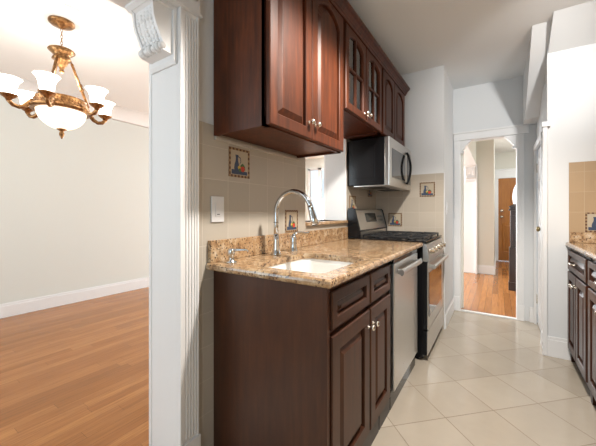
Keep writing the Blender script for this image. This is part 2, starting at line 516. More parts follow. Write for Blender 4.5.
window('window_1', -0.6, 0.8, 0, 0, 0.95, 2.15, 'y', YB - 0.06, (0.1,))
window('window_2', -3.9, -2.1, 0, 0, 0.8, 2.2, 'y', YB - 0.06, (-3.0,))
window('window_3', -4.3, -0.9, 0, 0, 0.6, 2.3, 'y', YL + 0.06, (-3.95, -2.8, -1.8))
window('window_4', 0, 0, 4.9, 6.3, 0.7, 2.2, 'x', XL - 0.06, (5.6,))

# hall walls
struct(mb('hall_paint').box(-0.6, -0.34, 3.95 + 0.08, 4.1, 0, 2.5).box(-0.6, -0.34, 4.1, 6.5, 2.0, 2.5).build('wall_hall_left'))
struct(mb('hall_paint').box(-0.33, -0.06, 6.5, 8.4, 0, 2.5).box(-0.6, -0.33, 6.58, YL, 0, 2.5).build('wall_hall_corner'))
struct(mb('hall_paint').box(1.1, 1.2, 4.03, 8.5, 0, 2.5).box(0.42, 1.2, 3.93, 4.03, 0, 2.5).build('wall_hall_right'))
struct(mb('hall_paint').box(-0.06, 1.1, 8.42, 8.52, 2.06, 2.5).box(-0.06, 0.0, 8.42, 8.52, 0, 2.06).box(0.88, 1.1, 8.42, 8.52, 0, 2.06).build('wall_entrance'))


# --- trims
def baseboard(name, pts_boxes, h=0.14):
    m = mb('trim')
    for (x0, x1, y0, y1) in pts_boxes:
        m.box(x0, x1, y0, y1, 0, h - 0.025, 0.002)
        ix = 0.006
        m.box(x0 + (ix if x1 - x0 < 0.05 else 0), x1 - (ix if x1 - x0 < 0.05 else 0), y0 + (ix if y1 - y0 < 0.05 else 0), y1 - (ix if y1 - y0 < 0.05 else 0), h - 0.025, h, 0.003)
    return struct(m.build(name))


baseboard('baseboard_dining', [(XL, XL + 0.02, YB, 4.85)], 0.15)
baseboard('baseboard_hall', [(-0.33, -0.045, 6.48, 6.5), (-0.06, -0.04, 6.5, 8.40)], 0.16)
baseboard('baseboard_right', [(0.312, 0.466, 3.065, 3.085), (0.305, 0.325, 3.065, 3.28)], 0.155)
baseboard('baseboard_far', [(0.27, 0.325, 3.90, 3.93)], 0.155)
baseboard('baseboard_left', [(-0.435, -0.419, 3.222, 3.93)], 0.155)

# jamb lining + kitchen side casing of the dining opening
jm = mb('trim')
jm.box(XD - 0.012, XW - 0.0005, 0.775, 0.795, 0, 1.9845, 0.002)
jm.box(XD - 0.012, XW - 0.0005, -1.0, 0.795, 1.985, 1.9995)
struct(jm.build('trim_1'))
cs = mb('trim')
xc = XW + 0.022
cs.box(XW - 0.004, xc - 0.006, 0.777, 0.868, 0.0, 1.98)
for y0, y1 in ((0.774, 0.789), (0.858, 0.868)): cs.box(XW, xc, y0, y1, 0.15, 1.98, 0.003)
for k in range(5):
    yy = 0.7925 + k * 0.0145
    cs.box(XW, xc - 0.001, yy - 0.0045, yy + 0.0045, 0.17, 1.96, 0.003)
cs.box(XW, xc + 0.006, 0.773, 0.873, 0.0, 0.16, 0.004)
struct(cs.build('trim_2'))
# head casing with carved block
hd = mb('trim')
hd.box(XW, xc + 0.002, -1.0, 0.873, 1.98, 2.16, 0.003)
hd.box(XW, xc + 0.012, -1.0, 0.878, 1.978, 1.99, 0.003)
hd.box(XW, xc + 0.025, -1.0, 0.885, 2.16, 2.20, 0.006)
for k in range(10):
    yc = 0.83 - k * 0.105
    hd.torus((xc + 0.002, yc, 2.07), 0.028, 0.008, 20, 8, 'x')
    for j in range(6):
        t = j * PI / 3
        hd.lathe([(0, 0), (0.011, 0.001), (0.008, 0.007), (0, 0.01)], (xc + 0.001, yc + 0.014 * math.cos(t), 2.07 + 0.014 * math.sin(t)), 'x', 8)
struct(hd.build('trim_3'))
# dining-side casing
struct(mb('trim').box(XD - 0.02, XD, 0.772, 0.87, 0, 2.0, 0.003).box(XD - 0.02, XD, -1, 0.87, 2.0, 2.15, 0.003).build('trim_4'))


def corbel(name, label, x0, x1, yw, zt, sc_=1.0, axis='y', sgn=-1, group=None):
    """carved scroll bracket. yw: plane it is fixed to, projects along sgn*axis"""
    xm = (x0 + x1) / 2
    base = (xm, yw, zt) if axis == 'y' else (yw, xm, zt)
    t = thing(name, label, 'corbel', base, group or 'carved corbels of the wide openings')
    prof = [(0.0, 0.0), (0.105, 0.0), (0.105, -0.022), (0.094, -0.03), (0.092, -0.05), (0.090, -0.075), (0.083, -0.10), (0.072, -0.125),
            (0.060, -0.15), (0.052, -0.165), (0.055, -0.178), (0.05, -0.2), (0.0, -0.205)]
    q = lambda p, dz=0: (yw + sgn * p[0] * sc_, zt + p[1] * sc_ + dz)
    def add(m, poly, a0, a1): return m.prism(poly, 'x' if axis == 'y' else 'y', a0, a1)
    m = mb('trim')
    add(m, [q(p) for p in prof], x0 + 0.008 * sc_, x1 - 0.008 * sc_)
    # raised side strips following the profile
    pr2 = [(max(p[0] + (0.006 if p[0] > 0 else 0), 0), p[1]) for p in prof]
    add(m, [q(p) for p in pr2], x0, x0 + 0.014 * sc_); add(m, [q(p) for p in pr2], x1 - 0.014 * sc_, x1)
    m.build('body', t)
    c = mb('trim')
    add(c, [q((0, 0)), q((0.122, 0)), q((0.122, -0.010)), q((0.108, -0.022)), q((0, -0.022))], x0 - 0.012 * sc_, x1 + 0.012 * sc_)
    c.build('cap', t)
    # carved leaves down the front
    lv = mb('trim')
    wdt = (x1 - x0) - 0.036 * sc_
    for r in range(8):
        zz = -0.045 - r * 0.0155
        yy = 0.088 - max(0, (r - 2)) * 0.0062
        for k in range(5):
            xx = xm + (k - 2) * wdt / 5 + random.uniform(-.002, .002)
            rad = 0.0125 * sc_ * random.uniform(.8, 1.1)
            cc = q((yy, zz + (0.006 if k % 2 else 0)))
            ctr = (xx, cc[0], cc[1]) if axis == 'y' else (cc[0], xx, cc[1])
            lv.lathe([(0, -rad * .6), (rad * .7, -rad * .45), (rad, 0), (rad * .7, rad * .5), (0, rad * .7)], ctr, axis, 8)
    lv.build('carved_leaves', t)
    # scroll at the bottom
    s_ = mb('trim')
    cc = q((0.058, -0.182))
    n = 9
    for k in range(n):
        xx = x0 + 0.006 + (x1 - x0 - 0.012) * k / (n - 1)
        rad = (0.019 + 0.004 * math.sin(k * 2.2)) * sc_
        ctr = (xx, cc[0], cc[1]) if axis == 'y' else (cc[0], xx, cc[1])
        s_.lathe([(0, -0.009), (rad * .8, -0.008), (rad, 0), (rad * .8, 0.008), (0, 0.009)], ctr, 'x' if axis == 'y' else 'y', 14)
    s_.build('scroll', t)
    b = mb('trim')
    add(b, [q((0, -0.0222)), q((0.016, -0.0222)), q((0.016, -0.225)), q((0.008, -0.24)), q((0, -0.24))], x0 - 0.012 * sc_, x1 + 0.012 * sc_)
    b.build('backplate', t)
    return t


corbel('corbel', 'large white carved scroll corbel at top of the dining room opening', -1.278, -1.125, 0.775, 1.985, 1.0)

# tile faces on walls (thin slabs laid on the wall)
TT = 0.008
tl = mb('tile_left')
tl.box(XW, XW + TT, 0.868, PY0 - 0.0, 0, 1.06).box(XW, XW + TT, PY1, YF, 0, 1.534).box(XW, XW + TT, PY0, PY1, 0, 1.035)
tl.box(XW, XW + TT, 0.868, PY0 - 0.0, 1.06, 1.534)
struct(tl.build('wall_left_tiles'))
struct(mb('tile_far').box(XW + TT, -0.435, YF - TT, YF, 0, 1.507).build('wall_far_tiles'))
struct(mb('tile_right').box(0.4535, 1.1, 3.077, 3.085, 0.86, 1.508).build('wall_right_tiles'))
# pale edge trim where the tiles meet the upper cabinet
struct(mb('tile_left').box(XW + TT, XW + TT + 0.014, 0.962, 1.67, 1.466, 1.484, 0.004).build('trim_5'))
# end trim of tiles / wall corner beside the range
struct(mb('trim').box(-0.436, -0.428, YF - TT - 0.002, YF + 0.012, 0, 1.51, 0.002).build('trim_6'))
# pass-through lining
pl = mb('trim')
pl.box(XD - 0.02, XD, PY0 - 0.08, PY0, PZ0 - 0.05, PZ1 + 0.08, 0.003).box(XD - 0.02, XD, PY1, PY1 + 0.08, PZ0 - 0.05, PZ1 + 0.08, 0.003)
pl.box(XD - 0.02, XD, PY0, PY1, PZ1, PZ1 + 0.08, 0.003)
pl.box(XW, XW + 0.012, PY1 - 0.004, PY1 + 0.012, PZ0, PZ1, 0.002)
struct(pl.build('trim_7'))
tag(mb('granite').box(XD - 0.02, XW + 0.03, PY0 - 0.0, PY1 + 0.0, 1.036, 1.06, 0.004).build('granite_sill', loc=(XW, 2.09, 1.036)), 'gold granite sill of the pass-through opening in the tiled wall', 'sill')

# hall doorway casing (kitchen side) + lining
hc = mb('trim')
hc.box(DX0 - 0.06, DX0, YH - 0.02, YH, 0, DZ, 0.004).box(DX1, DX1 + 0.06, YH - 0.02, YH, 0, DZ, 0.004)
hc.box(DX0 - 0.065, DX1 + 0.1, YH - 0.024, YH, DZ, DZ + 0.075, 0.004)
hc.box(DX0 - 0.07, DX1 + 0.105, YH - 0.034, YH, DZ + 0.075, DZ + 0.095, 0.004)
hc.box(DX0 - 0.004, DX0 + 0.002, YH, YH + 0.1, 0, DZ).box(DX1 - 0.002, DX1 + 0.004, YH, YH + 0.1, 0, DZ).box(DX0, DX1, YH, YH + 0.1, DZ - 0.002, DZ + 0.004)
for xk in (DX0 - 0.045, DX0 - 0.03, DX0 - 0.015, DX1 + 0.015, DX1 + 0.03, DX1 + 0.045):
    hc.box(xk - 0.004, xk + 0.004, YH - 0.024, YH - 0.01, 0.18, DZ - 0.02, 0.002)
hc.box(DX0 - 0.064, DX0 + 0.003, YH - 0.026, YH, 0, 0.16, 0.003).box(DX1 - 0.003, DX1 + 0.064, YH - 0.026, YH, 0, 0.16, 0.003)
struct(hc.build('trim_8'))


def bracket(label, xw, sgn):
    t = thing('doorway_bracket', label, 'bracket', (xw, YH + 0.03, DZ - 0.14), 'brackets of the hall doorway')
    m = mb('trim')
    pr = [(0, 0), (0.105, 0), (0.105, -0.014), (0.092, -0.022), (0.08, -0.03), (0.075, -0.045), (0.062, -0.052), (0.05, -0.066), (0.045, -0.084), (0.03, -0.094), (0.024, -0.115), (0.03, -0.128), (0.014, -0.142), (0, -0.146)]
    m.prism([(xw + sgn * a, DZ - 0.002 + b) for a, b in pr], 'y', YH - 0.012, YH + 0.06)
    m.build('body', t)
    s_ = mb('trim')
    s_.lathe([(0, -0.04), (0.012, -0.04), (0.014, 0), (0.012, 0.04), (0, 0.04)], (xw + sgn * 0.026, YH + 0.024, DZ - 0.126), 'y', 12)
    s_.build('scroll', t)


bracket('white scalloped bracket in the left top corner of the hall doorway', DX0 + 0.002, 1)
bracket('white scalloped bracket in the right top corner of the hall doorway', DX1 - 0.002, -1)

# closet door with casing
cl = mb('trim')
cl.box(0.305, 0.325, 3.27, 3.33, 0, 1.77, 0.003).box(0.305, 0.325, 3.86, 3.925, 0, 1.77, 0.003).box(0.303, 0.325, 3.27, 3.925, 1.75, 1.81, 0.003)
cl.box(0.295, 0.325, 3.06, 3.09, 0.0, 1.80, 0.005)
cl.box(0.288, 0.345, 3.05, 3.10, 1.80, 1.84, 0.004)
struct(cl.build('trim_9'))
d = mb('trim')
d.box(0.333, 0.368, 3.335, 3.855, 0.012, 1.745)
for z0, z1 in ((0.13, 0.66), (0.74, 1.36), (1.44, 1.66)):
    for y0, y1 in ((3.385, 3.565), (3.625, 3.805)):
        f = front_loops(y0, y1, z0, z1, 0)
        W = lambda lp, dd: [(0.333 - dd, a, z) for a, z in lp]
        d.loops([W(f(-0.012, False), 0), W(f(-0.006, False), 0.006), W(f(0.0, False), 0.002), W(f(0.02, False), 0.001), W(f(0.04, False), 0.006)], cap0=False)
door1 = struct(d.build('door_1', loc=(0.35, 3.6, 0)))
k = mb('brass'); k.lathe([(0, 0), (0.024, 0), (0.024, 0.004), (0.008, 0.008), (0.008, 0.024), (0.02, 0.03), (0.024, 0.04), (0.018, 0.05), (0, 0.053)], (0.333, 3.385, 0.98), 'x', 16, sgn=-1)
k.build('door_knob', door1)
for z in (0.26, 1.57):
    hmb = mb('nickel'); hmb.box(0.326, 0.3325, 3.815, 3.86, z - 0.045, z + 0.045, 0.001); hmb.lathe([(0, -0.045), (0.005, -0.045), (0.005, 0.045), (0, 0.045)], (0.327, 3.857, z), 'z', 8)
    hmb.build('hinge', door1)

# hall opening jamb to the living room, with corbel
struct(mb('trim').box(-0.61, -0.33, 6.46, 6.58, 0, 2.0, 0.004).box(-0.345, -0.315, 6.40, 6.47, 0, 2.0, 0.004).box(-0.61, -0.33, 4.1, 6.46, 1.985, 2.0).build('trim_10'))
corbel('corbel', 'distant white carved corbel in the sunlit hall opening', -0.50, -0.35, 6.46, 1.985, 1.2)

# entrance door
EX0, EX1, EY = 0.0, 0.88, 8.40
et = mb('trim')
et.box(EX0 - 0.06, EX0 + 0.005, EY - 0.02, EY + 0.06, 0, 1.93, 0.004).box(EX1 - 0.005, EX1 + 0.07, EY - 0.02, EY + 0.06, 0, 1.93, 0.004)
et.box(EX0 - 0.06, EX1 + 0.08, EY - 0.03, EY + 0.06, 1.905, 2.08, 0.006).box(EX0 - 0.06, EX1 + 0.08, EY - 0.05, EY + 0.06, 2.08, 2.11, 0.005)
struct(et.build('trim_11'))
ed = mb('oak')
N = 32; oc = ((EX0 + EX1) / 2, 1.47); orx, orz = 0.175, 0.36
def ring(rx, rz, y): return [(oc[0] + rx * math.cos(2 * PI * i / N), y, oc[1] + rz * math.sin(2 * PI * i / N)) for i in range(N)]
def rectring(y, x0=EX0 + 0.006, x1=EX1 - 0.006, z0=0.015, z1=1.90):
    out = []
    for i in range(N):
        t = 2 * PI * i / N; cx_, sz_ = math.cos(t), math.sin(t)
        kx = ((x1 - oc[0]) if cx_ > 0 else (oc[0] - x0)) / max(abs(cx_), 1e-6)
        kz = ((z1 - oc[1]) if sz_ > 0 else (oc[1] - z0)) / max(abs(sz_), 1e-6)
        kk = min(kx, kz); out.append((oc[0] + kk * cx_, y, oc[1] + kk * sz_))
    # snap closest samples to corners
    for cxn in ((x0, z0), (x1, z0), (x0, z1), (x1, z1)):
        j = min(range(N), key=lambda i: (out[i][0] - cxn[0]) ** 2 + (out[i][2] - cxn[1]) ** 2)
        out[j] = (cxn[0], y, cxn[1])
    return out
ed.loops([rectring(EY + 0.045), rectring(EY), ring(orx, orz, EY), ring(orx, orz, EY + 0.045)], ring=True)
ed.loops([ring(orx + 0.03, orz + 0.03, EY), ring(orx + 0.02, orz + 0.02, EY - 0.014), ring(orx, orz, EY - 0.012), ring(orx - 0.008, orz - 0.008, EY + 0.004)], cap0=False, cap1=False)
for x0, x1 in ((0.10, 0.40), (0.48, 0.78)):
    f = front_loops(x0, x1, 0.22, 0.86, 0.0)
    W = lambda lp, dd: [(a, EY - dd, z) for a, z in lp]
    ed.loops([W(f(-0.02, False), 0), W(f(-0.01, False), 0.01), W(f(0, False), 0.003), W(f(0.03, False), 0.002), W(f(0.06, False), 0.01)], cap0=False)
door2 = struct(ed.build('door_2', loc=(0.44, EY, 0)))
pg = mb('door_glass'); pg.loops([ring(orx, orz, EY + 0.02), ring(orx, orz, EY + 0.026)]); pg.build('oval_pane', door2)
for z, r in ((1.02, 0.028), (1.16, 0.03)):
    kk = mb('nickel'); kk.lathe([(0, 0), (0.034, 0), (0.034, 0.006), (0.01, 0.01), (0.01, 0.04), (r, 0.05), (r, 0.065), (0, 0.075)], (0.075, EY, z), 'y', 14, sgn=-1)
    kk.build('door_knob' if z < 1.1 else 'deadbolt', door2)

# newel post
nx, ny = 0.205, 5.40
t = thing('newel_post', 'dark wooden stair newel post in the hall beyond the doorway', 'post', (nx, ny, 0))
m = mb('newel'); m.box(nx - 0.07, nx + 0.07, ny - 0.07, ny + 0.07, 0, 0.62, 0.004); m.box(nx - 0.078, nx + 0.078, ny - 0.078, ny + 0.078, 0, 0.12, 0.006); m.build('base', t)
m = mb('newel'); m.box(nx - 0.055, nx + 0.055, ny - 0.055, ny + 0.055, 0.62, 1.15, 0.006)
for q in (-1, 1): m.box(nx + q * 0.0555 - 0.003, nx + q * 0.0555 + 0.003, ny - 0.035, ny + 0.035, 0.68, 1.08, 0.002)
m.box(nx - 0.035, nx + 0.035, ny - 0.0585, ny - 0.0525, 0.68, 1.08, 0.002)
m.build('shaft', t)
m = mb('newel'); m.box(nx - 0.075, nx + 0.075, ny - 0.075, ny + 0.075, 1.15, 1.175, 0.004).box(nx - 0.062, nx + 0.062, ny - 0.062, ny + 0.062, 1.175, 1.20, 0.004)
m.loops([[(nx + a * r, ny + b * r, z) for a, b in ((-1, -1), (1, -1), (1, 1), (-1, 1))] for r, z in ((0.07, 1.2), (0.07, 1.215), (0.02, 1.245))]); m.build('cap', t)

# dining ceiling: medallion ring and cove
CHX, CHY = -2.73, 0.92
struct(mb('dining_ceiling').lathe([(0, -0.007), (0.235, -0.007), (0.25, -0.004), (0.255, 0.0)], (CHX, CHY, ZD), 'z', 64).build('trim_12'))
struct(mb('dining_ceiling').prism([(XL, ZD)] + [(XL + 0.16 - 0.16 * math.sin(q), ZD - 0.16 + 0.16 * math.cos(q)) for q in [PI / 2 * i / 12 for i in range(13)]], 'y', YB, YL, True).build('trim_13'))

# ------------------------------------------------------------------ upper cabinets
XU = -0.795    # carcass front (doors add 20 mm)


def upper(label, y0, y1, z0, z1, doors, kind, depth_end=XW + TT, end_panel=False, rise=0.05, knobs=True, pitch=None):
    t = thing('wall_cabinet', label, 'wall cabinet', (XW + TT, (y0 + y1) / 2, z0), 'cherry wall cabinets along the left wall')
    b = mb('cherry')
    p = 0.018
    lip = 0.012
    b.box(depth_end, XU, y0, y0 + p, z0, z1, 0.001).box(depth_end, XU, y1 - p, y1, z0, z1, 0.001)
    b.box(depth_end, XU, y0 + p, y1 - p, z0 + lip, z0 + lip + p).box(depth_end, XU, y0 + p, y1 - p, z1 - p, z1)
    b.box(XU - 0.019, XU, y0, y1, z0, z0 + 0.035).box(XU - 0.019, XU, y0, y1, z1 - 0.04, z1)
    b.box(XU - 0.019, XU, y0, y0 + 0.035, z0, z1).box(XU - 0.019, XU, y1 - 0.035, y1, z0, z1)
    b.build('body', t)
    b = mb('cabinet_inside'); b.box(depth_end, depth_end + 0.008, y0 + p, y1 - p, z0 + lip + p, z1 - p); b.box(depth_end + 0.008, XU - 0.02, y0 + p, y1 - p, (z0 + z1) / 2 - 0.008, (z0 + z1) / 2 + 0.008)
    b.build('shelf', t)
    n = len(doors)
    for i, (d0, d1) in enumerate(doors):
        dm = mb('cherry')
        if kind == 'panel':
            panel_front(dm, XU + 0.001, 1, d0, d1, z0 + 0.006, z1 - 0.014, 0.021, 0.052, rise)
            o = dm.build('door', t)
        else:
            st = 0.047
            frame_front(dm, XU + 0.001, 1, d0, d1, z0 + 0.006, z1 - 0.014, 0.021, st, rise)
            c = (d0 + d1) / 2
            zb, zt = z0 + 0.006 + st, z1 - st
            dm.box(XU + 0.004, XU + 0.018, c - 0.008, c + 0.008, zb, zt - 0.004, 0.002)
            zm = zb + (zt - zb) * 0.5
            dm.box(XU + 0.004, XU + 0.018, d0 + st, d1 - st, zm - 0.008, zm + 0.008, 0.002)
            o = dm.build('door', t)
            gm = mb('cab_glass')
            f = front_loops(d0, d1, z0 + 0.006, z1 - 0.014, rise)
            gm.loops([[(XU + 0.004 + q, a, z) for a, z in f(st + 0.002, True, -0.014)] for q in (0, 0.003)])
            gm.build('glass_pane', o)
        if knobs:
            ky = d1 - 0.028 if i == 0 else d0 + 0.028
            knob(o, XU + 0.022, ky, z0 + 0.085 if kind == 'panel' else z0 + 0.055, 1)
    return t


ZT = 2.305
upper('dark cherry wall cabinet with two tall arched panel doors above the sink', 0.960, 1.674, 1.485, ZT, [(0.965, 1.299), (1.304, 1.669)], 'panel', rise=0.065)
upper('cherry wall cabinet with two glass paned doors over the pass-through', 1.676, 2.40, 1.76, ZT, [(1.705, 2.042), (2.047, 2.385)], 'glass', rise=0.038)
upper('narrow cherry wall cabinet with two arched panel doors above the microwave', 2.402, 3.12, 1.76, ZT, [(2.42, 2.742), (2.747, 3.095)], 'panel', rise=0.05, knobs=False)
# crown
cr = mb('cherry')
pf = [(XU - 0.01, ZT - 0.012), (XU + 0.026, ZT - 0.012), (XU + 0.03, ZT + 0.0), (XU + 0.036, ZT + 0.006), (XU + 0.038, ZT + 0.012), (XU + 0.050, ZT + 0.028), (XU + 0.060, ZT + 0.034), (XU + 0.066, ZT + 0.046), (XU + 0.066, ZT + 0.054), (XU - 0.01, ZT + 0.054)]
cr.prism(pf, 'y', 0.90, 3.125)
tag(cr.build('crown_molding', loc=(XU, 2.05, ZT)), 'stepped dark cherry crown molding along the tops of the wall cabinets', 'crown molding')

# ------------------------------------------------------------------ base cabinet, counter, sink
XB = -0.522
t = thing('base_cabinet', 'dark brown sink cabinet with two doors and two drawers below the granite', 'base cabinet', (-0.8, 1.34, 0))
b = mb('cherry_dark')
b.box(XW + TT + 0.002, XB + 0.014, 0.958, 0.978, 0.0, 0.868, 0.001)
b.box(XW + TT + 0.002, XB, 1.70, 1.718, 0.0, 0.868, 0.001)
b.box(XB - 0.02, XB, 0.988, 1.70, 0.10, 0.14).box(XB - 0.02, XB, 0.988, 1.70, 0.665, 0.72).box(XB - 0.02, XB, 0.988, 1.70, 0.81, 0.868)
b.box(XB - 0.02, XB, 1.36, 1.40, 0.14, 0.868)
b.box(XB - 0.02, XB, 0.978, 1.0, 0.1, 0.868).box(XB - 0.02, XB, 1.68, 1.718, 0.1, 0.868)
b.box(XW + TT + 0.002, XB - 0.02, 0.978, 1.70, 0.10, 0.118)
b.build('body', t)
for i, (d0, d1) in enumerate(((0.985, 1.368), (1.384, 1.694))):
    dm = mb('cherry_dark'); panel_front(dm, XB + 0.001, 1, d0, d1, 0.098, 0.674, 0.021, 0.062); o = dm.build('door', t)
    knob(o, XB + 0.022, d1 - 0.022 if i == 0 else d0 + 0.022, 0.60, 1)
    dm = mb('cherry_dark'); panel_front(dm, XB + 0.001, 1, d0, d1, 0.698, 0.838, 0.021, 0.040); dm.build('drawer', t)
m = mb('toe'); m.box(XB - 0.02, -0.512, 0.972, 1.53, 0.0, 0.094, 0.001).box(XB - 0.02, -0.512, 1.542, 1.72, 0.0, 0.094, 0.001); m.build('toe_kick', t)

# countertop with rounded sink cut-out
def rrect(x0, x1, y0, y1, r, z, n=6):
    pts = []
    for cx_, cy_, a0 in ((x1 - r, y0 + r, -PI / 2), (x1 - r, y1 - r, 0), (x0 + r, y1 - r, PI / 2), (x0 + r, y0 + r, PI)):
        for i in range(n + 1):
            a = a0 + PI / 2 * i / n; pts.append((cx_ + r * math.cos(a), cy_ + r * math.sin(a), z))
    return pts
SX0, SX1, SY0, SY1 = -0.91, -0.545, 0.987, 1.455
CX0, CX1, CY0, CY1 = XW + TT, -0.47, 0.912, 2.425
c = mb('granite')
h0, h1 = 0.869, 0.899
out = lambda r, e, z: rrect(CX0, CX1 - e, CY0 + e, CY1, r, z)
c.loops([rrect(SX0, SX1, SY0, SY1, 0.05, h0), out(0.004, 0.006, h0), out(0.004, 0.001, h0 + 0.006), out(0.004, 0.0, h0 + 0.015), out(0.004, 0.002, h1 - 0.006), out(0.004, 0.010, h1), rrect(SX0, SX1, SY0, SY1, 0.05, h1)], ring=True)
tag(c.build('countertop', loc=(-0.79, 1.67, h0)), 'gold speckled granite countertop around the white sink', 'countertop')
tag(mb('granite').box(XW + TT, XW + TT + 0.022, 0.925, 2.425, 0.8995, 1.0, 0.003).build('backsplash_ledge', loc=(XW, 1.67, 0.9)), 'low gold granite backsplash strip standing behind the faucet', 'backsplash')

t = thing('sink', 'white undermount sink set into the granite countertop', 'sink', (-0.725, 1.22, 0.70))
m = mb('sink')
e = 0.004
m.loops([rrect(SX0 - 0.007, SX1 + 0.005, SY0 - 0.007, SY1 + 0.007, 0.06, 0.855), rrect(SX0 - 0.007, SX1 + 0.005, SY0 - 0.007, SY1 + 0.007, 0.06, 0.868), rrect(SX0 - e, SX1 + e, SY0 - e, SY1 + e, 0.052, 0.868),
         rrect(SX0, SX1, SY0, SY1, 0.05, 0.85), rrect(SX0 + 0.012, SX1 - 0.012, SY0 + 0.012, SY1 - 0.012, 0.05, 0.72), rrect(SX0 + 0.04, SX1 - 0.04, SY0 + 0.04, SY1 - 0.04, 0.04, 0.70)], cap0=False, smooth=False)
m.build('basin', t)
m = mb('chrome'); m.lathe([(0, 0.001), (0.03, 0.001), (0.042, 0.004), (0.045, 0.0015), (0.045, 0)], (-0.75, 1.22, 0.7), 'z', 24); m.build('drain', t)

# faucet
fx, fy = -1.0, 1.30
t = thing('faucet', 'tall chrome gooseneck pull-down faucet behind the sink', 'faucet', (fx, fy, 0.899))
m = mb('chrome'); m.lathe([(0, 0), (0.028, 0), (0.028, 0.006), (0.022, 0.014), (0.018, 0.04), (0.0145, 0.075), (0.0135, 0.11), (0, 0.11)], (fx, fy, 0.8992), 'z', 24); m.build('base', t)
R = 0.110; zc = 1.127
pts = [(fx, fy, 1.0), (fx, fy, 1.06), (fx, fy, zc - .02)]
for i in range(19):
    a = PI - i * (PI * 0.93) / 18
    pts.append((fx + R + R * math.cos(a), fy, zc + R * math.sin(a)))
m = mb('chrome'); m.tube(pts, 0.0128, 16); m.build('spout', t)
e0 = Vector(pts[-1]); dr = (Vector(pts[-1]) - Vector(pts[-2])).normalized()
m = mb('chrome'); m.tube([e0 - dr * 0.01, e0 + dr * 0.002, e0 + dr * 0.01, e0 + dr * 0.02, e0 + dr * 0.055, e0 + dr * 0.085, e0 + dr * 0.088], [0.0135, 0.0155, 0.0145, 0.0155, 0.019, 0.022, 0.018], 16); m.build('spray_head', t)
m = mb('dark_grey'); m.tube([e0 + dr * 0.088, e0 + dr * 0.091], [0.017, 0.015], 16); m.build('nozzle', t)
m = mb('dark_grey'); m.torus((fx, fy, 1.075), 0.0128, 0.002, 20, 6); m.build('collar', t)
# lever handle
hx, hy = -1.0, 1.465
t = thing('water_tap', 'chrome single lever faucet handle right of the gooseneck', 'water tap', (hx, hy, 0.899))
m = mb('chrome'); m.lathe([(0, 0), (0.026, 0), (0.026, 0.006), (0.021, 0.014), (0.017, 0.045), (0.019, 0.075), (0.015, 0.092), (0, 0.098)], (hx, hy, 0.8992), 'z', 20); m.build('base', t)
m = mb('chrome'); m.tube([(hx, hy, 0.99), (hx + 0.006, hy + 0.02, 1.005), (hx + 0.02, hy + 0.05, 1.008), (hx + 0.035, hy + 0.085, 1.003), (hx + 0.045, hy + 0.105, 1.008)], [0.012, 0.010, 0.007, 0.007, 0.005], 12); m.build('lever', t)
# soap dispenser
sx, sy = -1.015, 0.985
t = thing('soap_dispenser', 'small chrome soap dispenser at the near corner of the sink', 'soap dispenser', (sx, sy, 0.899))
m = mb('chrome'); m.lathe([(0, 0), (0.026, 0), (0.026, 0.005), (0.012, 0.010), (0.012, 0.03), (0.017, 0.034), (0.018, 0.055), (0.014, 0.064), (0, 0.066)], (sx, sy, 0.8992), 'z', 20); m.build('base', t)
m = mb('chrome'); m.tube([(sx, sy, 0.955), (sx + 0.025, sy + 0.017, 0.957), (sx + 0.055, sy + 0.037, 0.957), (sx + 0.065, sy + 0.043, 0.951)], [0.007, 0.006, 0.005, 0.004], 10); m.build('nozzle', t)

# switch plates
def switch(label, axis, p, a0, a1, z0, z1, sgn, parent_name='light_switch', rocker=True):
    am = (a0 + a1) / 2; zm = (z0 + z1) / 2
    t = thing(parent_name, label, 'light switch', (p, am, z0) if axis == 'x' else (am, p, z0), 'white switch plates')
    m = mb('plate'); m.box(p, p + sgn * 0.007, a0, a1, z0, z1, 0.002); m.build('plate', t)
    m = mb('plate'); m.box(p + sgn * 0.007, p + sgn * 0.010, am - 0.017, am + 0.017, zm - 0.034, zm + 0.034, 0.0012); m.build('rocker', t)
    m = mb('dark_grey'); m.box(p + sgn * 0.0095, p + sgn * 0.0108, am - 0.008, am + 0.008, zm - 0.026, zm - 0.0225); m.build('indicator', t)
switch('white rocker light switch plate on the tiles beside the door casing', 'x', XW + TT, 0.943, 1.018, 1.083, 1.203, 1)
switch('white switch plate on the narrow wall between range and hall', 'x', -0.435, 3.36, 3.44, 1.10, 1.23, 1)


